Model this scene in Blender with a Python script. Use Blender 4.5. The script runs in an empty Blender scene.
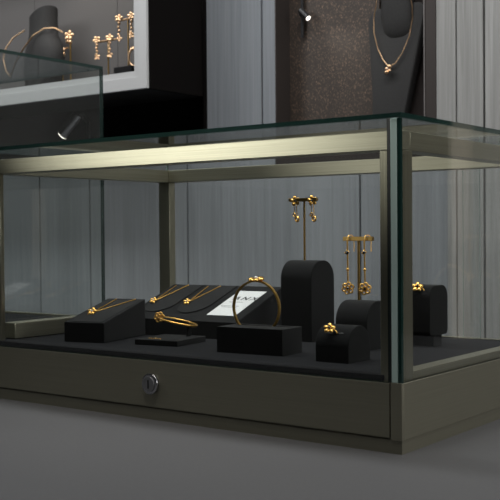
import bpy, bmesh, math, random
from mathutils import Vector, Matrix
random.seed(4)
sc = bpy.context.scene
COL = sc.collection
R = math.radians

# ------------------------------------------------------------------ materials
def new_mat(name):
    m = bpy.data.materials.new(name); m.use_nodes = True
    nt = m.node_tree
    return m, nt, nt.nodes['Principled BSDF'], nt.nodes['Material Output']

def plain(name, col, rough=.5, metal=0.0, spec=.5, sheen=0.0, noise=None):
    m, nt, b, o = new_mat(name)
    b.inputs['Base Color'].default_value = (*col, 1)
    b.inputs['Roughness'].default_value = rough
    b.inputs['Metallic'].default_value = metal
    b.inputs['Specular IOR Level'].default_value = spec
    if sheen:
        b.inputs['Sheen Weight'].default_value = sheen
        b.inputs['Sheen Roughness'].default_value = .5
    if noise:
        scale, amt = noise
        tc = nt.nodes.new('ShaderNodeTexCoord'); n = nt.nodes.new('ShaderNodeTexNoise')
        n.inputs['Scale'].default_value = scale; n.inputs['Detail'].default_value = 4
        nt.links.new(tc.outputs['Object'], n.inputs['Vector'])
        r = nt.nodes.new('ShaderNodeValToRGB')
        r.color_ramp.elements[0].position = .3; r.color_ramp.elements[1].position = .7
        r.color_ramp.elements[0].color = (*[c*(1-amt) for c in col], 1)
        r.color_ramp.elements[1].color = (*[c*(1+amt) for c in col], 1)
        nt.links.new(n.outputs['Fac'], r.inputs['Fac']); nt.links.new(r.outputs['Color'], b.inputs['Base Color'])
    return m

def brushed(name, col, rough, stretch, metal=.9, amt=.12):
    """brushed metal: fine streaks along one axis (stretch = mapping scale)"""
    m, nt, b, o = new_mat(name)
    tc = nt.nodes.new('ShaderNodeTexCoord'); mp = nt.nodes.new('ShaderNodeMapping')
    mp.inputs['Scale'].default_value = stretch
    n = nt.nodes.new('ShaderNodeTexNoise'); n.inputs['Scale'].default_value = 1; n.inputs['Detail'].default_value = 5
    nt.links.new(tc.outputs['Object'], mp.inputs['Vector']); nt.links.new(mp.outputs['Vector'], n.inputs['Vector'])
    r = nt.nodes.new('ShaderNodeValToRGB')
    r.color_ramp.elements[0].position = .3; r.color_ramp.elements[1].position = .7
    r.color_ramp.elements[0].color = (*[c*(1-amt) for c in col], 1)
    r.color_ramp.elements[1].color = (*[c*(1+amt) for c in col], 1)
    nt.links.new(n.outputs['Fac'], r.inputs['Fac']); nt.links.new(r.outputs['Color'], b.inputs['Base Color'])
    bp = nt.nodes.new('ShaderNodeBump'); bp.inputs['Strength'].default_value = .12; bp.inputs['Distance'].default_value = .0005
    nt.links.new(n.outputs['Fac'], bp.inputs['Height']); nt.links.new(bp.outputs['Normal'], b.inputs['Normal'])
    b.inputs['Metallic'].default_value = metal; b.inputs['Roughness'].default_value = rough
    return m

def wood(name, c0, c1, sx=105, sz=2.2):
    m, nt, b, o = new_mat(name)
    tc = nt.nodes.new('ShaderNodeTexCoord'); mp = nt.nodes.new('ShaderNodeMapping')
    mp.inputs['Scale'].default_value = (sx, sx*.5, sz)
    n = nt.nodes.new('ShaderNodeTexNoise'); n.inputs['Scale'].default_value = 1.6; n.inputs['Detail'].default_value = 7
    n.inputs['Roughness'].default_value = .62; n.inputs['Distortion'].default_value = .4
    n2 = nt.nodes.new('ShaderNodeTexNoise'); n2.inputs['Scale'].default_value = .12; n2.inputs['Detail'].default_value = 2
    mx = nt.nodes.new('ShaderNodeMath'); mx.operation = 'MULTIPLY_ADD'; mx.inputs[1].default_value = .6
    md = nt.nodes.new('ShaderNodeMath'); md.operation = 'MULTIPLY'; md.inputs[1].default_value = .4
    nt.links.new(tc.outputs['Object'], mp.inputs['Vector'])
    nt.links.new(mp.outputs['Vector'], n.inputs['Vector']); nt.links.new(mp.outputs['Vector'], n2.inputs['Vector'])
    nt.links.new(n2.outputs['Fac'], md.inputs[0]); nt.links.new(n.outputs['Fac'], mx.inputs[0]); nt.links.new(md.outputs[0], mx.inputs[2])
    r = nt.nodes.new('ShaderNodeValToRGB')
    r.color_ramp.elements[0].position = .32; r.color_ramp.elements[1].position = .66
    r.color_ramp.elements[0].color = (*c0, 1); r.color_ramp.elements[1].color = (*c1, 1)
    nt.links.new(mx.outputs[0], r.inputs['Fac']); nt.links.new(r.outputs['Color'], b.inputs['Base Color'])
    b.inputs['Roughness'].default_value = .6; b.inputs['Specular IOR Level'].default_value = .3
    bp = nt.nodes.new('ShaderNodeBump'); bp.inputs['Strength'].default_value = .25; bp.inputs['Distance'].default_value = .001
    nt.links.new(mx.outputs[0], bp.inputs['Height']); nt.links.new(bp.outputs['Normal'], b.inputs['Normal'])
    return m

def sparkle(name):
    """dark brown woven panel flecked with bronze thread"""
    m, nt, b, o = new_mat(name)
    tc = nt.nodes.new('ShaderNodeTexCoord'); mp = nt.nodes.new('ShaderNodeMapping'); mp.inputs['Scale'].default_value = (420, 420, 260)
    n = nt.nodes.new('ShaderNodeTexNoise'); n.inputs['Scale'].default_value = 1; n.inputs['Detail'].default_value = 3
    nt.links.new(tc.outputs['Object'], mp.inputs['Vector']); nt.links.new(mp.outputs['Vector'], n.inputs['Vector'])
    r = nt.nodes.new('ShaderNodeValToRGB')
    r.color_ramp.elements[0].position = .42; r.color_ramp.elements[1].position = .74
    r.color_ramp.elements[0].color = (.044, .033, .026, 1); r.color_ramp.elements[1].color = (.24, .155, .10, 1)
    e = r.color_ramp.elements.new(.58); e.color = (.062, .046, .036, 1)
    nt.links.new(n.outputs['Fac'], r.inputs['Fac']); nt.links.new(r.outputs['Color'], b.inputs['Base Color'])
    b.inputs['Roughness'].default_value = .55; b.inputs['Metallic'].default_value = .2
    return m

def glass(name, tint=(.972, .984, .98), f0=.04):
    """clear float glass: transmission plus Schlick mirror reflection"""
    m = bpy.data.materials.new(name); m.use_nodes = True; nt = m.node_tree; nt.nodes.clear()
    out = nt.nodes.new('ShaderNodeOutputMaterial'); mix = nt.nodes.new('ShaderNodeMixShader')
    tr = nt.nodes.new('ShaderNodeBsdfTransparent'); tr.inputs['Color'].default_value = (*tint, 1)
    gl = nt.nodes.new('ShaderNodeBsdfGlossy'); gl.inputs['Roughness'].default_value = 0
    lw = nt.nodes.new('ShaderNodeLayerWeight'); lw.inputs['Blend'].default_value = .5
    p = nt.nodes.new('ShaderNodeMath'); p.operation = 'POWER'; p.inputs[1].default_value = 5
    ma = nt.nodes.new('ShaderNodeMath'); ma.operation = 'MULTIPLY_ADD'; ma.inputs[1].default_value = 1-f0; ma.inputs[2].default_value = f0
    nt.links.new(lw.outputs['Facing'], p.inputs[0]); nt.links.new(p.outputs[0], ma.inputs[0])
    nt.links.new(ma.outputs[0], mix.inputs['Fac']); nt.links.new(tr.outputs[0], mix.inputs[1]); nt.links.new(gl.outputs[0], mix.inputs[2])
    nt.links.new(mix.outputs[0], out.inputs['Surface'])
    return m

def glass_edge(name, col, rough=.18, through=.2):
    m, nt, b, o = new_mat(name)
    b.inputs['Base Color'].default_value = (*col, 1); b.inputs['Roughness'].default_value = rough
    tr = nt.nodes.new('ShaderNodeBsdfTransparent'); tr.inputs['Color'].default_value = (.45, .75, .68, 1)
    mix = nt.nodes.new('ShaderNodeMixShader'); mix.inputs['Fac'].default_value = through
    nt.links.new(b.outputs[0], mix.inputs[1]); nt.links.new(tr.outputs[0], mix.inputs[2]); nt.links.new(mix.outputs[0], o.inputs['Surface'])
    return m

def emit(name, col, s):
    m = bpy.data.materials.new(name); m.use_nodes = True; nt = m.node_tree; nt.nodes.clear()
    out = nt.nodes.new('ShaderNodeOutputMaterial'); e = nt.nodes.new('ShaderNodeEmission')
    e.inputs['Color'].default_value = (*col, 1); e.inputs['Strength'].default_value = s
    nt.links.new(e.outputs[0], out.inputs['Surface']); return m

CH = (.47, .445, .345)
M = dict(
    metal_x=brushed('champagne_metal_x', CH, .43, (6, 900, 900)),
    metal_y=brushed('champagne_metal_y', CH, .40, (900, 6, 900)),
    metal_z=brushed('champagne_metal_z', CH, .28, (900, 900, 6)),
    base_x=brushed('base_metal_x', (.27, .26, .20), .5, (6, 900, 900), .75, .05),
    base_y=brushed('base_metal_y', (.27, .26, .20), .5, (900, 6, 900), .75, .05),
    glass=glass('clear_glass'), edge=glass_edge('green_glass_edge', (.012, .034, .029), .04, .06),
    edge_lit=glass_edge('lit_glass_edge', (.50, .64, .60), .15, .1),  # pale colour paints in the bright reflection along a glass edge
    seal=plain('black_seal', (.008, .012, .011), .4),
    velvet=plain('black_velvet', (.0065, .0065, .0068), .85, 0, .1, .12, (500, .25)),
    velvet2=plain('grey_velvet', (.011, .011, .0115), .8, 0, .1, .15, (500, .2)),
    deck=plain('dark_deck_fabric', (.017, .017, .0185), .8, 0, .1, 0, (700, .2)),
    gold=plain('yellow_gold', (.97, .56, .15), .3, 1),
    gold_soft=plain('rose_gold', (.85, .56, .33), .3, 1),
    gold_dark=plain('antique_gold', (.42, .27, .09), .3, 1), gold_mid=plain('warm_gold', (.78, .48, .14), .32, 1),
    chrome=plain('chrome', (.40, .40, .42), .18, 1),
    lockface=plain('lock_face', (.30, .30, .31), .4, .9),
    black=plain('black_slot', (.004, .004, .004), .6),
    gem=plain('dark_gem', (.01, .011, .014), .08, 0, .8),
    gemc=plain('clear_gem', (.75, .72, .7), .05, 0, .9),
    card=plain('white_card', (.80, .80, .79), .5),
    ink=plain('black_ink', (.02, .02, .02), .6), ink2=plain('grey_ink', (.35, .35, .35), .6),
    wood=wood('grey_oak', (.178, .190, .204), (.278, .293, .31)),
    wood_low=wood('blue_grey_oak', (.217, .224, .233), (.334, .343, .355)),
    wood_right=wood('warm_grey_oak', (.19, .187, .175), (.385, .38, .366), 95, 2.6),
    trimw=plain('pale_trim', (.62, .54, .46), .5),
    groove=plain('groove', (.03, .028, .025), .8),
    sparkle=sparkle('bronze_weave'), brown=plain('dark_brown_panel', (.055, .045, .042), .5, 0, .3, 0, (40, .1)),
    jamb=plain('brown_metal', (.052, .043, .039), .4, .3), jambedge=plain('jamb_edge', (.30, .28, .27), .35, .5),
    dark=plain('black_lacquer', (.006, .006, .006), .6, 0, .2),
    darkbrown=plain('dark_brown_lacquer', (.006, .005, .0046), .7, 0, .05),
    white=plain('white_lacquer', (.50, .50, .495), .4), cabback=plain('grey_felt', (.115, .108, .104), .8),
    table=plain('grey_laminate', (.078, .078, .079), .55, 0, .4, 0, (300, .05)),
    blackmetal=plain('black_satin_metal', (.012, .012, .013), .35, 0, .4),
    blackchrome=plain('black_chrome', (.5, .5, .52), .14, 1), bust=plain('charcoal_velvet', (.042, .041, .040), .8, 0, .2, 0, (300, .1)),
    wall=plain('dark_plaster', (.045, .045, .045), .8), floor=plain('dark_floor', (.07, .068, .066), .4),
    ceil=plain('ceiling_paint', (.35, .35, .34), .8),
    lens=emit('lamp_lens', (1, .93, .82), 3), downl=emit('downlight', (1, .95, .88), 12),
)

# ------------------------------------------------------------------ mesh helpers
class MB:
    def __init__(s): s.bm = bmesh.new(); s.mats = []; s.ang = 20
    def _mi(s, m):
        if m not in s.mats: s.mats.append(m)
        return s.mats.index(m)
    def box(s, x0, x1, y0, y1, z0, z1, bev=0, seg=2, mat=None, faces=None, mx=None):
        """faces: {'x-','x+','y-','y+','z-','z+'} -> material override"""
        bm = s.bm; co = [(x, y, z) for z in (z0, z1) for y in (y0, y1) for x in (x0, x1)]
        v = [bm.verts.new(c) for c in co]
        q = {'z-': (0, 2, 3, 1), 'z+': (4, 5, 7, 6), 'y-': (0, 1, 5, 4), 'y+': (2, 6, 7, 3), 'x-': (0, 4, 6, 2), 'x+': (1, 3, 7, 5)}
        fs = []
        for k, i in q.items():
            f = bm.faces.new([v[j] for j in i]); fs.append(f)
            mm = (faces or {}).get(k, mat)
            if mm: f.material_index = s._mi(mm)
        if bev:
            es = {e for f in fs for e in f.edges}
            r = bmesh.ops.bevel(bm, geom=list(es), offset=bev, segments=seg, profile=.5, affect='EDGES')
            v = list({vv for f in r['faces'] for vv in f.verts} | {vv for vv in v if vv.is_valid})
        if mx: bmesh.ops.transform(bm, matrix=mx, verts=v)
        return s
    def prism(s, prof, a0, a1, axis='x', bev=0, seg=2):
        """extrude a closed 2-D profile along an axis; profile coordinates are the other two axes in order"""
        bm = s.bm
        def pt(a, p):
            return {'x': (a, p[0], p[1]), 'y': (p[0], a, p[1]), 'z': (p[0], p[1], a)}[axis]
        A = [bm.verts.new(pt(a0, p)) for p in prof]; B = [bm.verts.new(pt(a1, p)) for p in prof]
        n = len(prof); fs = [bm.faces.new(A), bm.faces.new(B[::-1])]
        for i in range(n): fs.append(bm.faces.new((A[(i+1) % n], A[i], B[i], B[(i+1) % n])))
        bmesh.ops.recalc_face_normals(bm, faces=fs)
        if bev:
            es = list(set(fs[0].edges) | set(fs[1].edges))
            bmesh.ops.bevel(bm, geom=es, offset=bev, segments=seg, profile=.5, affect='EDGES')
        return s
    def tube(s, pts, r, seg=8, closed=False, cap=True):
        s.ang = 65; bm = s.bm; P = [Vector(p) for p in pts]; n = len(P); rings = []
        rr = r if hasattr(r, '__len__') else [r]*n
        prev = None
        for i, p in enumerate(P):
            a = P[(i-1) % n] if (closed or i > 0) else p; b = P[(i+1) % n] if (closed or i < n-1) else p
            t = (b-a).normalized()
            if prev is None:
                ref = Vector((0, 0, 1)) if abs(t.z) < .9 else Vector((1, 0, 0)); u = t.cross(ref).normalized()
            else:
                u = (prev - t*prev.dot(t)).normalized()
            prev = u; w = t.cross(u)
            rings.append([bm.verts.new(p + (u*math.cos(k*2*math.pi/seg) + w*math.sin(k*2*math.pi/seg))*rr[i]) for k in range(seg)])
        m = n if closed else n-1
        for i in range(m):
            a, b = rings[i], rings[(i+1) % n]
            for k in range(seg): bm.faces.new((a[k], a[(k+1) % seg], b[(k+1) % seg], b[k]))
        if cap and not closed: bm.faces.new(rings[0][::-1]); bm.faces.new(rings[-1])
        return s
    def ell(s, c, r, rot=None, seg=10, rings=7):
        s.ang = 65; mx = Matrix.Translation(c) @ (rot.to_4x4() if rot else Matrix()) @ Matrix.Diagonal((*r, 1))
        bmesh.ops.create_uvsphere(s.bm, u_segments=seg, v_segments=rings, radius=1, matrix=mx); return s
    def cyl(s, c, r, h, axis='z', seg=28, r2=None, bev=0):
        rot = {'z': Matrix(), 'x': Matrix.Rotation(R(90), 4, 'Y'), 'y': Matrix.Rotation(R(90), 4, 'X')}[axis] if isinstance(axis, str) else axis.to_track_quat('Z', 'Y').to_matrix().to_4x4()
        g = bmesh.ops.create_cone(s.bm, cap_ends=True, segments=seg, radius1=r, radius2=r if r2 is None else r2, depth=h, matrix=Matrix.Translation(c) @ rot)
        if bev:
            es = list({e for v in g['verts'] for e in v.link_edges if len(e.link_faces) == 2 and max(len(f.verts) for f in e.link_faces) > 4})
            bmesh.ops.bevel(s.bm, geom=es, offset=bev, segments=2, profile=.5, affect='EDGES')
        return s
    def loft(s, sections, cap=True):
        s.ang = 40; bm = s.bm; V = [[bm.verts.new(p) for p in sec] for sec in sections]; n = len(V[0])
        for a, b in zip(V, V[1:]):
            for k in range(n): bm.faces.new((a[k], a[(k+1) % n], b[(k+1) % n], b[k]))
        if cap: bm.faces.new(V[0][::-1]); bm.faces.new(V[-1])
        return s
    def build(s, name, mat=None, parent=None, smooth=True, loc=None):
        bmesh.ops.recalc_face_normals(s.bm, faces=s.bm.faces[:])
        me = bpy.data.meshes.new(name); s.bm.to_mesh(me); s.bm.free()
        if s.mats:
            for m in s.mats: me.materials.append(M[m])
        else: me.materials.append(M[mat])
        if smooth:
            for p in me.polygons: p.use_smooth = True
            me.set_sharp_from_angle(angle=R(s.ang))
        o = bpy.data.objects.new(name, me); COL.objects.link(o)
        if parent: o.parent = parent
        if loc: o.location = loc
        return o

def tag(o, label, cat, group=None):
    o['label'] = label; o['category'] = cat
    if group: o['group'] = group
    return o
def thing(name, label, cat, loc=(0, 0, 0), rz=0, group=None):
    o = bpy.data.objects.new(name, None); o.empty_display_size = .02; COL.objects.link(o)
    o.location = loc; o.rotation_euler = (0, 0, R(rz)); return tag(o, label, cat, group)
def struct(o): o['kind'] = 'structure'; return o
def part_label(o, l): o['label'] = l; return o

def arch_profile(y0, y1, z0, z1, rad, n=12, rb=0):
    """tombstone outline in (y,z): flat foot, rounded shoulders of radius rad (rb rounds the foot too)"""
    pts = []
    def arc(cy, cz, r, a0, a1):
        for i in range(n+1):
            a = R(a0 + (a1-a0)*i/n); pts.append((cy+r*math.cos(a), cz+r*math.sin(a)))
    if rb:
        arc(y0+rb, z0+rb, rb, 180, 270); arc(y1-rb, z0+rb, rb, 270, 360)
    else: pts += [(y0, z0), (y1, z0)]
    arc(y1-rad, z1-rad, rad, 0, 90); arc(y0+rad, z1-rad, rad, 90, 180)
    out = []
    for p in pts:
        if not out or (abs(p[0]-out[-1][0])+abs(p[1]-out[-1][1])) > 1e-6: out.append(p)
    return out

def frame_axes(nrm):
    n = Vector(nrm).normalized(); u = Vector((0, 0, 1)).cross(n)
    if u.length < 1e-3: u = Vector((1, 0, 0))
    u.normalize(); v = n.cross(u); return u, v, n
def flower_mesh(c, nrm, rad, n=5, turn=0.3, open_=False):
    u, v, w = frame_axes(nrm); mb = MB(); c = Vector(c)
    for i in range(n):
        a = turn + i*2*math.pi/n; d = u*math.cos(a) + v*math.sin(a); t = w.cross(d)
        rot = Matrix((d, t, w)).transposed()
        if open_:   # openwork petals: small gold loops
            pc = c + d*rad*.62
            mb.tube([pc + (d*math.cos(k*math.pi/5) + t*math.sin(k*math.pi/5))*rad*.30 for k in range(10)], rad*.15, 6, closed=True)
        else:
            mb.ell(c + d*rad*.58, (rad*.42, rad*.36, rad*.2), rot, 10, 6)
    mb.ell(c, (rad*.3, rad*.3, rad*.2), Matrix((u, v, w)).transposed(), 8, 5)
    return mb
def add_flower(name, parent, c, nrm, rad, mat='gold', n=5, turn=.3, gem='gem', open_=False):
    f = flower_mesh(c, nrm, rad, n, turn, open_).build(name, mat, parent)
    if gem:
        u, v, w = frame_axes(nrm)
        MB().ell(Vector(c)+w*rad*.16, (rad*.24, rad*.24, rad*.2), Matrix((u, v, w)).transposed(), 10, 7).build('stone', gem, f)
    return f
def chain_pts(pts, wob=.0003, step=.0016):
    P = [Vector(p) for p in pts]; out = []
    for a, b in zip(P, P[1:]):
        n = max(2, int((b-a).length/step))
        for i in range(n): out.append(a.lerp(b, i/n))
    out.append(P[-1]); return out
def chain_mesh(pts, r, step=.0016):
    """fine chain: a bead-like thread"""
    P = chain_pts(pts, 0, step/2)
    return MB().tube(P, [r*(1.25 if i % 2 else .7) for i in range(len(P))], 6)

# ------------------------------------------------------------------ room shell
def slab(name, x0, x1, y0, y1, z0, z1, mat, bev=0):
    return struct(MB().box(x0, x1, y0, y1, z0, z1, bev).build(name, mat, smooth=bool(bev)))
YW = .8936
slab('floor', -3.1, 2.6, -3.6, 1.4, -1.0, -.9, 'floor')
slab('ceiling', -3.1, 2.6, -3.6, 1.4, 1.7, 1.8, 'ceil')
slab('wall_left', -3.1, -3.0, -3.6, 1.4, -.9, 1.7, 'wall')
slab('wall_right', 2.5, 2.6, -3.6, 1.4, -.9, 1.7, 'wall')
slab('wall_front', -3.0, 2.5, -3.6, -3.5, -.9, 1.7, 'wall')
# back wall: lower cladding, upper panel between recess and niche, right pilaster, black recess, brown niche
DZ = .364
def clad(name, x0, x1, z0, z1, mat, grooves=(), y0=YW, y1=None):
    """vertical cladding boards with dark V grooves between them"""
    xs = [x0]+[g for g in grooves]+[x1]; mb = MB(); gw = .0022
    for a, b in zip(xs, xs[1:]):
        mb.box(a+(gw if a != x0 else 0), b-(gw if b != x1 else 0), y0, y1 or y0+.06, z0, z1, mat=mat)
    for g in grooves: mb.box(g-gw, g+gw, y0+.006, y0+.03, z0, z1, mat='groove')
    return struct(mb.build(name, smooth=False))
clad('wall_back_lower', -3.0, -.394, -.9, DZ, 'wood_low', (-1.4663, -1.2955, -1.0, -.5747))
clad('wall_back_upper', -.9432, -.7685, DZ, 1.7, 'wood', (-.8006,))
clad('wall_back_right', -.3756, .345, -.9, 1.7, 'wood_right', (-.325, -.16, .02, .20))
slab('trim_6', .345, .380, YW-.012, YW+.06, -.9, 1.7, 'trimw')
slab('wall_back_far', .380, 2.5, YW+.02, YW+.06, -.9, 1.7, 'darkbrown')
slab('trim_1', -.4143, -.3780, YW-.002, YW+.06, DZ, 1.7, 'wood_right')
slab('trim_2', -.394, -.3780, YW-.002, YW+.06, -.9, DZ, 'wood_right')
slab('wall_back_recess', -3.0, -.9432, 1.15, 1.2, DZ-.1, 1.7, 'dark')
slab('wall_recess_side', -.9532, -.9432, YW, 1.15, DZ, 1.7, 'darkbrown')
slab('wall_back_over', -3.0, -.9532, YW+.06, 1.15, DZ-.06, DZ, 'dark')
# niche
slab('wall_niche_back', -.7685, -.3940, .948, .97, DZ, 1.7, 'brown')
slab('wall_niche_side', -.7684, -.7664, YW, .948, DZ, 1.7, 'jamb')
slab('wall_niche_floor', -.7685, -.4143, YW-.0015, .948, DZ-.05, DZ, 'jamb')
sp = slab('trim_3', -.7662, -.5585, .942, .9478, DZ, 1.7, 'sparkle')
slab('trim_4', -.4365, -.4150, YW-.003, .948, DZ, 1.7, 'jamb')
slab('trim_5', -.4378, -.4365, YW-.005, .93, DZ, 1.7, 'jambedge')

# ------------------------------------------------------------------ counter
ct = thing('display_counter', 'wide plain grey counter top carrying the glass showcases', 'counter', (-.3, .2, -.9))
MB().box(-2.2, 1.5, -.64, .69, .868, .9, .003).build('counter_top', 'table', ct)
MB().box(-2.15, 1.45, -.56, .66, .06, .868, .002).build('counter_body', 'wall', ct)
MB().box(-2.1, 1.4, -.50, .62, 0, .06).build('toe_kick', 'dark', ct)

# ------------------------------------------------------------------ showcase in front
BT = .0608; DK = .066
W = .5535
YB = .3260   # back of the case
dc = thing('glass_showcase', 'large glass showcase with champagne metal frame and keyed base, holding black jewellery stands', 'display case')
# base
MB().box(-W, 0, .003, YB, .0117, BT, .0006, mat='base_x', faces={'x+': 'base_y', 'x-': 'base_y'}).build('base', None, dc)
MB().box(-W+.0008, -.0008, 0.0015, YB-.0015, 0, .0117, mat='base_x', faces={'x+': 'base_y', 'x-': 'base_y'}).build('plinth', None, dc, False)
dr = MB().box(-.541, -.0122, 0, .003, .0135, BT-.0006, .0003).build('drawer_front', 'base_x', dc)
MB().box(-.0110, 0, 0, .003, .0117, BT, .0003).build('corner_plate', 'base_x', dc)
MB().box(-W, -.542, 0, .003, .0117, BT, .0003).build('corner_plate', 'base_x', dc)
# lock
lk = MB()
lk.cyl((-.2865, -.0018, .037), .0108, .0036, 'y', 40, bev=.0012)
lock = lk.build('lock', 'chrome', dc)
MB().cyl((-.2868, -.0040, .0369), .0079, .0016, 'y', 36, bev=.0004).build('lock_barrel', 'lockface', lock)
MB().box(-.2875, -.2861, -.0052, -.0046, .0325, .0412).build('keyhole', 'black', lock)
# deck
MB().box(-W+.004, -.0205, 0.0045, .3205, BT, DK, .0006).build('deck', 'deck', dc)
# frame posts
for x0, x1, y0, y1 in ((-.0240, -.0050, .0062, .0300), (-.5465, -.5270, .0062, .0120), (-.5465, -.5270, .3010, .3135), (-.0240, -.0050, .3010, .3200)):
    MB().box(x0, x1, y0, y1, DK if x0 < -.1 else BT, .2596, .0007).build('post', 'metal_z', dc)
ZA, ZB = .2596, .2762
def rail(n, x0, x1, y0, y1, z0, z1, m): return MB().box(x0, x1, y0, y1, z0, z1, .0006).build(n, m, dc)
rail('top_rail', -.5465, -.0050, .0062, .0260, ZA, ZB, 'metal_x')
rail('top_rail', -.5465, -.0050, .3010, .3200, ZA, ZB, 'metal_x')
rail('top_rail', -.5465, -.5270, .0262, .3008, ZA, ZB, 'metal_y')
rail('top_rail', -.0240, -.0050, .0262, .3008, ZA, ZB, 'metal_y')
rail('bottom_rail', -.5465, -.5270, .0262, .3008, DK+.0008, .0852, 'metal_y')
rail('bottom_rail', -.0200, -.0050, .0302, .3205, BT, .0680, 'metal_y')
rail('bottom_rail', -.527, -.024, .3165, .3200, DK, .0675, 'metal_x')
# glass
def pane(n, x0, x1, y0, y1, z0, z1, thin, par, mat='edge'):
    fc = {k: mat for k in ('x-', 'x+', 'y-', 'y+', 'z-', 'z+')}
    for k in (thin+'-', thin+'+'): fc[k] = 'glass'
    return MB().box(x0, x1, y0, y1, z0, z1, faces=fc).build(n, None, par, False)
pane('glass_front', -W+.0005, -.0135, .0006, .0042, BT, .2858, 'y', dc)
pane('glass_side', -.0040, -.0006, .0042, .3252, BT, .2858, 'x', dc)
pane('glass_side', -W+.0005, -W+.0040, .0045, .3252, BT, .2858, 'x', dc)
pane('glass_back', -W+.0045, -.0745, .3208, .3228, DK, .2858, 'y', dc, 'edge_lit')  # pane edge brightness comes from the painted pale colour
pane('glass_back', -.0965, -.0045, .3232, .3252, DK, .2858, 'y', dc, 'edge_lit')
pane('glass_top', -W-.0005, .0004, -.0006, .3258, .2860, .2902, 'z', dc)
# corner: glass edge with its bright reflection painted on, between two dark strips
MB().box(-.0104, -.0040, .0006, .0042, BT, .2857, .0006).build('glass_corner', 'edge_lit', dc)
MB().box(-.0135, -.0106, .0008, .0042, BT, .2857).build('corner_seal', 'seal', dc)
MB().box(-.0039, -.0006, .0008, .0041, BT, .2857).build('corner_seal', 'edge', dc)

# ------------------------------------------------------------------ taller showcase behind on the left
d2 = thing('glass_showcase', 'taller frameless glass showcase standing at the far left behind the framed one', 'display case')
MB().box(-1.26, -0.6400, -.05, .2895, .0117, BT, .0006).build('base', 'base_x', d2)
MB().box(-1.255, -0.6420, -.046, .287, 0, .0117).build('plinth', 'base_x', d2, False)
MB().box(-1.255, -0.6450, -.045, .2835, BT, DK, .0006).build('deck', 'deck', d2)
MB().box(-1.255, -0.6450, .279, .2835, DK, .0690, .0003).build('bottom_rail', 'metal_x', d2)
T2 = .4257
pane('glass_front', -1.26, -0.6437, -.05, -.0464, BT, T2, 'y', d2)
pane('glass_back', -1.26, -0.6437, .2840, .2875, BT, T2, 'y', d2)
pane('glass_side', -0.6435, -0.6400, -.05, .2875, BT, T2, 'x', d2)
pane('glass_side', -1.26, -1.2565, -.0462, .2838, BT, T2, 'x', d2)
pane('glass_top', -1.26, -0.6400, -.05, .2875, T2+.0002, T2+.0040, 'z', d2)

# ------------------------------------------------------------------ jewellery stands and jewellery in the showcase
# 1. left wedge with a necklace
def wedge(mb, w, d, h0, h1, bev=.0012):
    prof = [(0, 0), (d, 0), (d, h1), (0, h0)]
    mb.prism(prof, 0, w, 'x', bev, 2); return mb
st = thing('necklace_stand', 'small sloping black wedge stand nearest the left post, one necklace on its top', 'jewellery stand', (-.4586, .0402, DK), 14)
wedge(MB(), .0530, .0970, .0225, .0435).build('wedge', 'velvet', st)
sl = math.atan2(.021, .097)
MB().box(.004, .049, .003, .094, -.0002, .0004, .0002, mx=Matrix.Translation((0, 0, .0226)) @ Matrix.Rotation(sl, 4, 'X')).build('top_pad', 'velvet2', st)
def plane_pt(o, rz, s, u, v, h=0):
    c, n = math.cos(R(rz)), math.sin(R(rz)); yy = v*math.cos(s)-h*math.sin(s); zz = v*math.sin(s)+h*math.cos(s)
    return Vector((o[0]+c*u-n*yy, o[1]+n*u+c*yy, o[2]+zz))
def v_necklace(label, P, pend, e1, e2, nrm, rad, group, sag=.0015):
    t = thing('necklace', label, 'necklace', P(*pend), 0, group)
    o = Vector(t.location)
    pts = []
    for a, b, rev in ((e1, pend, False), (pend, e2, False)):
        for i in range(9):
            k = i/8; uu = a[0]+(b[0]-a[0])*k; vv = a[1]+(b[1]-a[1])*k - sag*math.sin(math.pi*k)
            pts.append(P(uu, vv, .0009) - o)
    chain_mesh(pts, .00062).build('chain', 'gold', t)
    add_flower('pendant', t, P(pend[0], pend[1]-.002, .0026)-o, nrm, rad, 'gold', 5, random.random(), 'gemc')
    return t
LO = (-.4586, .0402, DK+.0227)
def PL(u, v, h=0): return plane_pt(LO, 14, sl, u, v, h+.0004)
v_necklace('gold flower necklace lying on the small left wedge stand', PL, (.0175, .036), (.0165, .094), (.043, .094), (.2, -.7, .7), .0062, 'gold flower necklaces')

# 2. wide tilted tray with two necklaces and a card
TO = (-.4672, .1457, DK); ts = math.atan2(.036, .1035)
tt = thing('necklace_tray', 'wide sloping black tray at the back left with two necklaces and a white card', 'jewellery stand', TO, 4)
wedge(MB(), .168, .1035, .020, .056, .0012).build('wedge', 'velvet', tt)
TP = (TO[0], TO[1], TO[2]+.020)
def PT(u, v, h=0): return plane_pt(TP, 4, ts, u, v, h)
rot4 = Matrix.Rotation(R(-4), 4, 'Z')
def upad(u0, u1, vb, vt, name):
    n = 16; w = (u1-u0)/2; cu = (u0+u1)/2; prof = [(u1, vt), (u0, vt)]
    for i in range(n+1):
        a = math.pi + math.pi*i/n; prof.append((cu+w*math.cos(a), vb+.030+.030*math.sin(a)))
    mb = MB(); mx = Matrix.Translation((0, 0, .020)) @ Matrix.Rotation(ts, 4, 'X')
    mb.prism(prof, .0002, .0014, 'z', .0004, 1); bmesh.ops.transform(mb.bm, matrix=mx, verts=mb.bm.verts[:])
    return mb.build(name, 'velvet2', tt)
upad(.0075, .0510, .0185, .106, 'display_pad'); upad(.0580, .1030, .0195, .106, 'display_pad')
v_necklace('gold flower necklace on the left pad of the wide sloping tray', lambda u, v, h=0: PT(u, v, h+.0016), (.0145, .048), (.0120, .100), (.0300, .102), (.2, -.7, .7), .0052, 'gold flower necklaces')
v_necklace('gold flower necklace on the tray pad beside the white card', lambda u, v, h=0: PT(u, v, h+.0016), (.0670, .0478), (.0630, .100), (.0810, .102), (.2, -.7, .7), .0052, 'gold flower necklaces')
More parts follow.
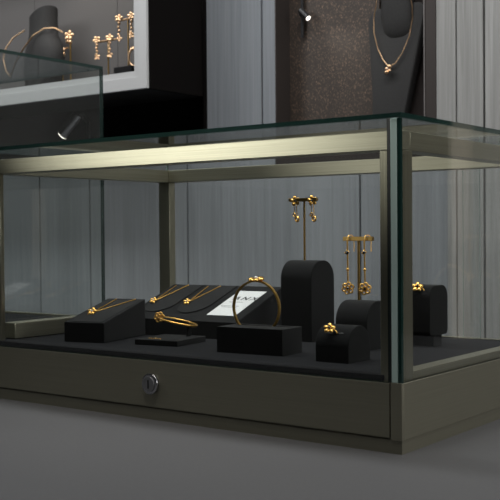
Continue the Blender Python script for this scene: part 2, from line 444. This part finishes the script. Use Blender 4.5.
# card
cd = thing('price_card', 'white printed card lying on the right of the wide sloping tray', 'card', PT(.132, .055, .0002))
cd.rotation_euler = (Matrix.Rotation(R(4), 3, 'Z') @ Matrix.Rotation(ts, 3, 'X')).to_euler()
MB().box(-.0170, .0230, -.0375, .0375, 0, .0005).build('card_sheet', 'card', cd, False)
def text_part(txt, size, x, y, mat, name, shear=0, sp=1, z=.0006):
    cu = bpy.data.curves.new(name, 'FONT'); cu.body = txt; cu.size = size; cu.shear = shear; cu.space_character = sp
    cu.align_x = 'CENTER'; cu.offset = .0003; ob = bpy.data.objects.new(name+'_tmp', cu); COL.objects.link(ob)
    dg = bpy.context.evaluated_depsgraph_get(); me = bpy.data.meshes.new_from_object(ob.evaluated_get(dg))
    bpy.data.objects.remove(ob); me.materials.clear(); me.materials.append(M[mat])
    o = bpy.data.objects.new(name, me); COL.objects.link(o); o.parent = cd; o.location = (x, y, z); return o
text_part('ANX', .0135, .0065, .0095, 'ink', 'card_lettering', .2, 1.35)
m_ = MB()
for yy, x0, x1 in ((.002, -.010, .010), (-.010, -.014, .012), (-.0135, -.012, .010)):
    m_.box(x0, x1, yy, yy+.0008, .0005, .0007)
m_.build('fine_print', 'ink2', cd, False)

# 3. low slab with a bangle lying on a curved holder
bs = thing('bangle_stand', 'low flat black slab with a curved holder, in front of the wide tray', 'jewellery stand', (-.3690, .0625, DK), 9)
MB().box(0, .0560, 0, .061, 0, .0062, .0008).build('slab', 'velvet', bs)
hp = [(.040, .050, .0062), (.0405, .050, .0115), (.0430, .048, .0165), (.0465, .044, .0200)]
secs = []
for i, p in enumerate(hp):
    secs.append([(p[0]-.001, p[1]-.004, p[2]), (p[0]+.001, p[1]-.004, p[2]), (p[0]+.001, p[1]+.004, p[2]), (p[0]-.001, p[1]+.004, p[2])])
MB().loft(secs).build('holder', 'velvet2', bs)
em = MB()
for i in range(9):
    em.ell((.013+i*.0019, .0100+.0008*math.sin(i*2.1), .0066), (.0008, .0006, .0005), None, 8, 5)
em.build('emblem', 'gold', bs)
bg = thing('bangle', 'gold flower bangle lying flat over the low black slab', 'bangle', (-.3385, .1000, .0905))
tl = Matrix.Rotation(R(10), 3, 'Y') @ Matrix.Rotation(R(-6.5), 3, 'X')
pts = [tl @ Vector((.0235*math.cos(a), .0200*math.sin(a), 0)) for a in [i*2*math.pi/64 for i in range(64)]]
MB().tube(pts, [.0011+.0003*math.cos(i*2*math.pi/64) for i in range(64)], 8, closed=True).build('band', 'gold', bg)
add_flower('flower', bg, (-.0235, -.004, .0040), (.35, -.9, .2), .0062, 'gold', 6, .2, 'gem', True)

# 4. rectangular block with an upright bangle
bb = thing('bangle_block', 'rectangular black block holding the upright bangle', 'jewellery stand', (-.2474, .0577, DK), 5)
h = .0265
blk = MB().prism([(0, 0), (.040, 0), (.040, h), (.0335, h), (.0335, h-.0110), (.0285, h-.0110), (.0285, h), (0, h)], .0060, .0725, 'x')
blk.box(0, .0060, 0, .040, 0, h).box(.0725, .0785, 0, .040, 0, h).build('block', 'velvet', bb)
ub = thing('bangle', 'gold bangle standing upright in the slot of the rectangular block', 'bangle', (-.2208, .0909, DK+.0158), 5)
bp = [Vector((.0280*math.sin(a), 0, .0290-.0280*math.cos(a))) for a in [i*2*math.pi/72 for i in range(72)]]
secs = []
mb = MB()
for p in bp:
    d = (p-Vector((0, 0, .029))).normalized()
    secs.append([p+d*.0009+Vector((0, -.0017, 0)), p+d*.0013, p+d*.0009+Vector((0, .0017, 0)), p-d*.0009+Vector((0, .0015, 0)), p-d*.0009+Vector((0, -.0015, 0))])
V = [[mb.bm.verts.new(q) for q in s] for s in secs]
for i in range(72):
    a, b = V[i], V[(i+1) % 72]
    for k in range(5): mb.bm.faces.new((a[k], a[(k+1) % 5], b[(k+1) % 5], b[k]))
mb.build('band', 'gold_mid', ub)
add_flower('flower', ub, (0, 0, .0590), (0, -.18, 1), .0092, 'gold', 6, .1, 'gemc')

# 5. tall arched block with a T bar and two drop earrings
def arch_stand(label, x0, x1, y0, y1, z1, stem, bar, barz, barh, sr=.0013):
    t = thing('earring_stand', label, 'jewellery stand', ((x0+x1)/2, (y0+y1)/2, DK), 0)
    cx, cy = t.location.x, t.location.y; d = (y1-y0)/2
    MB().prism(arch_profile(-d, d, 0, z1-DK, d*.88), x0-cx, x1-cx, 'x', .0008, 2).build('arched_block', 'velvet', t)
    sx = stem-cx
    MB().tube([(sx, 0, z1-DK-.0008), (sx, 0, barz-DK)], sr, 10).build('stem', 'gold_dark', t)
    MB().box(bar[0]-cx, bar[1]-cx, -.0022, .0022, barz-DK, barz-DK+barh, .0004).build('bar', 'gold_dark', t)
    return t
arch_stand('tallest arched black earring stand with a slim T bar', -.2577, -.2157, .187, .235, .1572, -.2405, (-.2610, -.2229), .2247, .0040)
def drop_earring(label, loc, group):
    """flower stud with two short chains ending in small loops"""
    t = thing('earring', label, 'earring', loc, 0, group)
    add_flower('flower_stud', t, (0, -.0016, 0), (.40, -.88, .1), .0062, 'gold', 5, .5, 'gem')
    for dx, L, r in ((-.0014, .0155, .0019), (.0024, .0205, .0027)):
        chain_mesh([(dx*.6, -.0012, -.003), (dx, -.0015, -L+r)], .00042, .0014).build('chain', 'gold', t)
        MB().tube([(dx+r*math.cos(a), -.0016-r*.3*math.cos(a), -L-.0004+r*math.sin(a)) for a in [k*math.pi/6 for k in range(12)]], r*.42, 6, closed=True).build('drop', 'gold', t)
    return t
drop_earring('left gold flower drop earring on the tallest arched stand', (-.2520, .2110, .2255), 'drop earrings on the tallest stand')
drop_earring('right gold flower drop earring on the tallest arched stand', (-.2285, .2110, .2255), 'drop earrings on the tallest stand')

# 6. lower arched block with a T bar and two long earrings
arch_stand('lower arched black earring stand behind the ring stand, carrying two long earrings', -.1608, -.1223, .150, .200, .1165, -.1466, (-.1652, -.1290), .1797, .0046, .0016)
def long_earring(label, loc, group):
    t = thing('earring', label, 'earring', loc, 0, group)
    hk = [(.0035, .002, -.0150), (.0030, .003, -.006), (.0022, .0030, .0010), (.0008, .0010, .0028), (-.0004, -.0030, .0022), (-.0008, -.0046, -.0010)]
    MB().tube(hk, .00045, 6).build('hook', 'gold', t)
    chain_mesh([(-.0008, -.0046, -.001), (-.0006, -.0046, -.0150)], .00085, .0022).build('chain', 'gold', t)
    bs_ = add_flower('black_stone', t, (-.0008, -.0054, -.0158), (.45, -.88, 0), .0030, 'gold', 4, .2, None)
    MB().ell((.0000, -.0066, -.0158), (.0019, .0014, .0019)).build('stone', 'gem', bs_)
    chain_mesh([(-.0006, -.0046, -.0170), (-.0004, -.0046, -.0330)], .00085, .0022).build('chain', 'gold', t)
    MB().ell((-.0004, -.0046, -.0340), (.0018, .0018, .0018)).build('bead', 'gold', t)
    chain_mesh([(-.0004, -.0046, -.0352), (-.0002, -.0046, -.0480)], .00085, .0022).build('chain', 'gold', t)
    add_flower('flower', t, (-.0002, -.0048, -.0540), (.45, -.88, .05), .0068, 'gold', 6, .3, 'gem', True)
    return t
long_earring('left long gold chain earring with black stone on the lower stand', (-.1572, .1750, .1832), 'long earrings on the lower stand')
long_earring('right long gold chain earring with black stone on the lower stand', (-.1362, .1750, .1832), 'long earrings on the lower stand')

# 7. ring stands
def ring(label, loc, rz=0, rad=.0062):
    t = thing('ring', label, 'ring', loc, rz)
    add_flower('flower', t, (0, -.0010, .0016), (.3, -.7, .65), rad, 'gold', 5, .25, 'gem')
    MB().tube([(.0030+.0050*k/8, -.0004+.0010*math.sin(k*.3), .0010-.0042*(k/8)**1.6) for k in range(9)], .00075, 8).build('band', 'gold', t)
    return t
rs = thing('ring_stand', 'small arched black ring stand nearest the front glass beside the corner post', 'jewellery stand', (-.1212, .0512, DK))
MB().prism(arch_profile(0, .0406, 0, .0345, .0199), 0, .0369, 'x', .0008, 2).build('arched_block', 'velvet', rs)
MB().box(.0085, .0290, -.0004, .0020, -.0006, .0006, .0002, mx=Matrix.Translation((0, .0045, .0268)) @ Matrix.Rotation(R(51), 4, 'X')).build('ring_slot', 'black', rs)
ring('gold flower ring set in the small front arched stand', (-.1065, .0545, .0967))
rr = thing('ring_stand', 'rounded black ring stand beyond the corner post, seen through the side glass', 'jewellery stand', (-.1215, .210, DK))
MB().prism(arch_profile(0, .0425, .0118, .0655, .0130, 10, .0055), 0, .0405, 'x', .0008, 2).build('rounded_block', 'velvet', rr)
MB().box(.006, .0375, .014, .034, 0, .0119, .0006).build('foot', 'velvet2', rr)
ring('gold flower ring on the rounded stand beyond the corner post', (-.0965, .2130, .1288), 0, .0066)

# ------------------------------------------------------------------ white framed wall cabinet at the upper left
wc = thing('wall_cabinet', 'white framed display cabinet on the wall at the upper left', 'cabinet', (-1.36, .7214, .474))
def wcb(n, x0, x1, y0, y1, z0, z1, m, bev=.001):
    return MB().box(x0+1.36, x1+1.36, y0-.7214, y1-.7214, z0-.474, z1-.474, bev).build(n, m, wc)
XR, XL, ZBm, ZT = -.9547, -1.77, .474, .98
fi = .0372
fr = MB()
ox0, ox1, oz0, oz1 = XL+1.36, XR+1.36, 0, ZT-.474
ring4 = lambda i, y: [(ox0+i, y, oz0+i), (ox1-i, y, oz0+i), (ox1-i, y, oz1-i), (ox0+i, y, oz1-i)]
V = [[fr.bm.verts.new(p) for p in r_] for r_ in (ring4(0, .0055), ring4(.0008, 0), ring4(.0245, 0), ring4(.0255, .004), ring4(fi, .004), ring4(fi, .03))]
for a, b in zip(V, V[1:]):
    for k in range(4): fr.bm.faces.new((a[k], a[(k+1) % 4], b[(k+1) % 4], b[k]))
fr.build('cabinet_frame', 'white', wc, False)
wcb('side_panel', XR-.010, XR, .7272, YW, ZBm, ZT, 'darkbrown')
wcb('side_panel', XL, XL+.010, .7272, YW, ZBm, ZT, 'darkbrown')
wcb('top_panel', XL+.010, XR-.010, .7272, YW, ZT-.012, ZT, 'darkbrown')
wcb('bottom_panel', XL+.010, XR-.010, .7272, YW, ZBm, .5120, 'dark')
bk = MB()
for a, b in ((XL+.010, -1.452), (-1.4505, -1.1800), (-1.1785, XR-.010)):
    bk.box(a+1.36, b+1.36, .150, .168, .512-.474, ZT-.012-.474)
bk.build('back_panel', 'cabback', wc, False)
CZ = .5122
# bust with a necklace
nb = thing('necklace_bust', 'dark necklace bust standing inside the white framed cabinet', 'bust', (-1.352, .810, CZ), -25)
def ring_pts(cx, cy, rx, ry, z, n=28, tiltz=0, p=2.3):
    out = []
    for k in range(n):
        a = 2*math.pi*k/n; c, s_ = math.cos(a), math.sin(a)
        out.append((cx+rx*abs(c)**(2/p)*(1 if c >= 0 else -1), cy+ry*abs(s_)**(2/p)*(1 if s_ >= 0 else -1), z+tiltz*c))
    return out
S = [(0, .060, .030, 0), (.012, .078, .034, 0), (.055, .096, .036, 0), (.082, .094, .035, 0), (.103, .080, .032, 0), (.120, .058, .030, 0), (.134, .056, .028, .002), (.158, .057, .027, .006), (.172, .058, .027, .010)]
MB().loft([ring_pts(0, 0, a, b, z, 28, t) for z, a, b, t in S]).build('bust_body', 'bust', nb)
nk = thing('necklace', 'thick gold chain draped on the bust inside the white framed cabinet', 'necklace', (-1.325, .745, CZ))
g = lambda x, z, y: (x+1.325, y-.745, z-CZ)
chain_mesh([g(-1.262, .630, .786), g(-1.280, .641, .778), g(-1.305, .642, .770), g(-1.335, .628, .763), g(-1.365, .602, .761), g(-1.394, .574, .762), g(-1.412, .545, .764), g(-1.430, .560, .766), g(-1.442, .590, .768), g(-1.434, .615, .771), g(-1.416, .636, .777), g(-1.395, .652, .792)], .0017, .0035).build('chain', 'gold_soft', nk)
# T stands with earrings
def wall_stand(label, x, barz, half):
    t = thing('earring_stand', label, 'jewellery stand', (x, .800, CZ))
    MB().cyl((0, 0, .002), .014, .004).build('foot', 'gold_dark', t)
    MB().tube([(0, 0, .004), (0, 0, barz-CZ)], .0016, 8).build('stem', 'gold_dark', t)
    MB().tube([(-half, 0, barz-CZ), (half, 0, barz-CZ)], .0022, 8).build('bar', 'gold_soft', t)
    return t
def wall_earring(label, x, z, group, L=.034):
    t = thing('earring', label, 'earring', (x, .7965, z), 0, group)
    add_flower('flower_stud', t, (0, -.003, .003), (.4, -.9, .2), .0095, 'gold_soft', 5, random.random(), None)
    mb = MB()
    for i in range(4): mb.ell((.001*(-1)**i, -.003, -.008-i*L/5), (.0030, .0030, .0034), None, 8, 5)
    mb.build('chain', 'gold_soft', t)
    add_flower('drop', t, (.001, -.003, -L), (.4, -.9, .2), .0075, 'gold_soft', 4, random.random(), None)
    return t
wall_stand('taller T bar earring stand at the right end of the white cabinet', -1.079, .638, .030)
wall_earring('left earring on the taller T bar in the white cabinet', -1.100, .6385, 'earrings in the white cabinet', .040)
wall_earring('right earring on the taller T bar in the white cabinet', -1.064, .6385, 'earrings in the white cabinet', .038)
wall_stand('middle T bar earring stand in the white cabinet, left of the taller one', -1.138, .600, .036)
wall_earring('left earring on the middle T bar in the white cabinet', -1.166, .6005, 'earrings in the white cabinet')
wall_earring('right earring on the middle T bar in the white cabinet', -1.128, .6005, 'earrings in the white cabinet')
wall_stand('lowest T bar stand beside the bust in the white cabinet', -1.279, .5985, .017)
for k, (dx, w_) in enumerate(((-.010, 'left'), (.009, 'right'))):
    t = thing('earring', w_+' small earring on the lowest T bar beside the bust', 'earring', (-1.279+dx, .7965, .5985), 0, 'small earrings beside the bust')
    MB().ell((0, -.001, -.004), (.0035, .003, .005)).ell((0, -.001, -.014), (.003, .003, .005)).build('drop', 'gold_soft', t)
t = thing('ring_pin', 'slim pin stand with a gold flower on top, beside the dark bust', 'jewellery stand', (-1.254, .800, CZ))
MB().cyl((0, 0, .002), .012, .004).build('foot', 'gold_dark', t)
MB().tube([(0, 0, .004), (0, 0, .110)], .0018, 8).build('stem', 'gold_dark', t)
add_flower('flower', t, (0, -.004, .112), (.4, -.9, .2), .0125, 'gold_soft', 5, .2, None)
MB().ell((.004, -.004, .097), (.005, .004, .005)).ell((-.005, -.004, .099), (.0045, .004, .0045)).build('petal_drop', 'gold_soft', t)
cbk = thing('bangle_block', 'small black block at the right inner edge of the white cabinet', 'jewellery stand', (-1.068, .790, CZ))
MB().box(-.026, .026, -.02, .02, 0, .022, .002).build('block', 'velvet', cbk)
cb = thing('bangle', 'gold bangle on the small block at the right edge of the white cabinet', 'bangle', (-1.052, .790, CZ+.0222))
MB().tube([(.016*math.cos(a)*.8, .004*math.cos(a), .0195+.0185*math.sin(a)) for a in [k*2*math.pi/36 for k in range(36)]], .0024, 8, closed=True).build('band', 'gold_soft', cb)
add_flower('flower', cb, (-.002, -.002, .0390), (0, -.6, .8), .008, 'gold_soft', 5, .1, None)

# ------------------------------------------------------------------ niche: bust, necklace, spot
nbz = DZ
b2 = thing('necklace_bust', 'flat black necklace bust in the brown wall niche', 'bust', (-.512, .925, nbz))
bx = lambda X: X+.512
prof = [(-.5610, .3645), (-.5020, .3645), (-.4930, .400), (-.4800, .455), (-.4640, .520), (-.4530, .570), (-.4480, .592), (-.4500, .601), (-.4600, .606), (-.470, .608), (-.545, .606), (-.558, .601), (-.5660, .590), (-.5680, .575), (-.5650, .520), (-.5600, .440)]
MB().prism([(bx(x), z-nbz) for x, z in prof], -.010, .012, 'y', .004, 3).build('bust_body', 'bust', b2)
# neck: rounded lower lip rising forward
secs = []
for z, dy, rx, ry in ((.536, -.010, .010, .002), (.540, -.012, .018, .004), (.548, -.015, .0245, .007), (.562, -.018, .030, .010), (.580, -.0195, .0325, .012), (.605, -.0205, .033, .014), (.64, -.021, .033, .016), (.70, -.021, .033, .018), (.76, -.021, .033, .018)):
    secs.append(ring_pts(bx(-.5050), dy+.011, rx, ry, z-nbz, 26))
part_label(MB().loft(secs).build('bust_neck', 'bust', b2), 'rounded neck piece')
n2 = thing('necklace', 'fine gold chain with cluster pendant on the bust in the brown niche', 'necklace', (-.515, .902, .49))
q = lambda x, z, y: (x+.515, y-.902, z-.49)
cl = [(-.5365, .640, .8995), (-.5430, .610, .9030), (-.5500, .585, .9060), (-.5510, .560, .9085), (-.5440, .530, .9100), (-.5330, .508, .9105), (-.5215, .4945, .9105), (-.508, .4985, .9105), (-.4930, .516, .9105), (-.4780, .545, .9100), (-.4705, .575, .9085), (-.4690, .598, .9050), (-.4720, .620, .9020), (-.478, .645, .8990)]
chain_mesh([q(*c) for c in cl], .0010, .003).build('chain', 'gold_soft', n2)
add_flower('pendant', n2, q(-.5200, .4900, .9065), (-.2, -.95, .2), .0088, 'gold_soft', 5, .5, 'gemc')
MB().ell(q(-.5230, .4835, .9055), (.0045, .004, .004)).ell(q(-.5155, .4930, .9040), (.0042, .004, .004)).build('pendant_bead', 'gold_soft', n2)

sp = thing('spotlight', 'small black spotlight on a vertical rod in front of the bronze panel', 'lamp', (-.731, .936, .577))
MB().tube([(0, 0, 0), (0, 0, .45)], .0032, 10).build('rod', 'blackmetal', sp)
def spot_head(parent, a, b, r, mat='blackmetal'):
    a, b = Vector(a), Vector(b); d = (b-a).normalized()
    h_ = MB().cyl((a+b)/2, r, (b-a).length, d, 28, bev=r*.12).build('head', mat, parent)
    MB().cyl(b+d*r*.06, r*.8, r*.16, d, 24).build('lens', 'lens', h_)
    return d
MB().ell((.003, -.006, .046), (.006, .006, .006)).build('knuckle', 'blackmetal', sp)
spot_head(sp, (.004, -.012, .052), (.0235, -.014, .0335), .0062)

s2 = thing('spotlight', 'glossy black spotlight on a short post behind the taller glass showcase', 'lamp', (-1.325, .92, DZ))
MB().cyl((0, 0, .002), .012, .004).build('foot', 'blackmetal', s2)
MB().tube([(0, 0, .004), (0, 0, .088)], .0040, 10).build('post', 'blackmetal', s2)
MB().tube([(0, 0, .084), (-.010, 0, .092), (-.018, 0, .104), (-.036, 0, .101)], .0036, 10).build('knuckle', 'blackmetal', s2)
spot_head(s2, (-.030, .002, .107), (-.080, -.006, .060), .0150, 'blackchrome')

# ------------------------------------------------------------------ lamps and unseen fill lights
def area(name, loc, rot, sx, sy, e, col=(1, .96, .9)):
    l = bpy.data.lights.new(name, 'AREA'); l.shape = 'RECTANGLE'; l.size = sx; l.size_y = sy; l.energy = e; l.color = col
    o = bpy.data.objects.new(name, l); COL.objects.link(o); o.location = loc; o.rotation_euler = [R(a) for a in rot]; return o
def spotl(name, loc, tgt, e, ang, rad=.02, col=(1, .9, .78), blend=.6):
    l = bpy.data.lights.new(name, 'SPOT'); l.energy = e; l.spot_size = R(ang); l.spot_blend = blend; l.shadow_soft_size = rad; l.color = col
    o = bpy.data.objects.new(name, l); COL.objects.link(o); o.location = loc
    o.rotation_euler = (Vector(tgt)-Vector(loc)).to_track_quat('-Z', 'Y').to_euler(); return o
area('ceiling_glow', (.3, -.5, 1.66), (0, 0, 0), 1.6, .8, 7, (1, .99, .98))
area('wall_fill', (-.5, .15, 1.66), (28, 0, 0), 2.6, .2, 30, (.97, .985, 1))  # unseen strip light added to lift the back wall
area('left_fill', (-1.9, -.5, 1.2), (58, 0, 8), .8, .6, 9, (.98, .99, 1))  # unseen light added to brighten the lower left wall
area('side_glow', (2.3, .2, .9), (0, 78, 0), 1.0, 1.2, 17, (1, .985, .96))
spotl('rail_fill', (-2.2, -2.26, .85), (-.265, 0, .42), 165, 11.2, 0, (1, .97, .90), 1)  # unseen sizeless spot added only to brighten the front top rail
for k, (x, y) in enumerate(((-.45, -.35), (-.1, -.45), (.15, -.2))):
    spotl('gold_fill', (x, y, 1.64), (x*.6-.15, .15, .1), 10.5, 34, .06, (1, .95, .88), .8)  # unseen overhead spots added for sparkle on the gold
spotl('niche_spot', (-.700, .905, .600), (-.52, .92, .45), .25, 70)
spotl('cabinet_spot', (-1.2, .76, .95), (-1.2, .80, .55), 2.0, 80)
w = bpy.data.worlds.new('World'); sc.world = w; w.use_nodes = True
w.node_tree.nodes['Background'].inputs[0].default_value = (.5, .55, .6, 1); w.node_tree.nodes['Background'].inputs[1].default_value = .05

# ------------------------------------------------------------------ camera
cam = bpy.data.cameras.new('Camera'); co = bpy.data.objects.new('Camera', cam); COL.objects.link(co)
cam.sensor_width = 36; cam.sensor_fit = 'HORIZONTAL'; cam.lens = 36*1022.9457/500; cam.clip_start = .02
cam.dof.use_dof = True; cam.dof.focus_distance = 1.08; cam.dof.aperture_fstop = 26
Rv = Vector((.7982, .6024, -.0080)); Fv = Vector((-.6024, .7980, -.0182)).normalized(); Rv = (Rv-Fv*Rv.dot(Fv)).normalized(); Uv = Rv.cross(Fv)
mx = Matrix((Rv, Uv, -Fv)).transposed().to_4x4(); mx.translation = (.4183, -.7659, .1908)
co.matrix_world = mx
sc.camera = co
sc.view_settings.view_transform = 'Standard'; sc.view_settings.look = 'None'; sc.view_settings.gamma = 1; sc.view_settings.exposure = 0
try: sc.view_settings.use_curve_mapping = False
except Exception: pass
sc.cycles.use_denoising = True
sc.cycles.transparent_max_bounces = 24; sc.cycles.max_bounces = 10
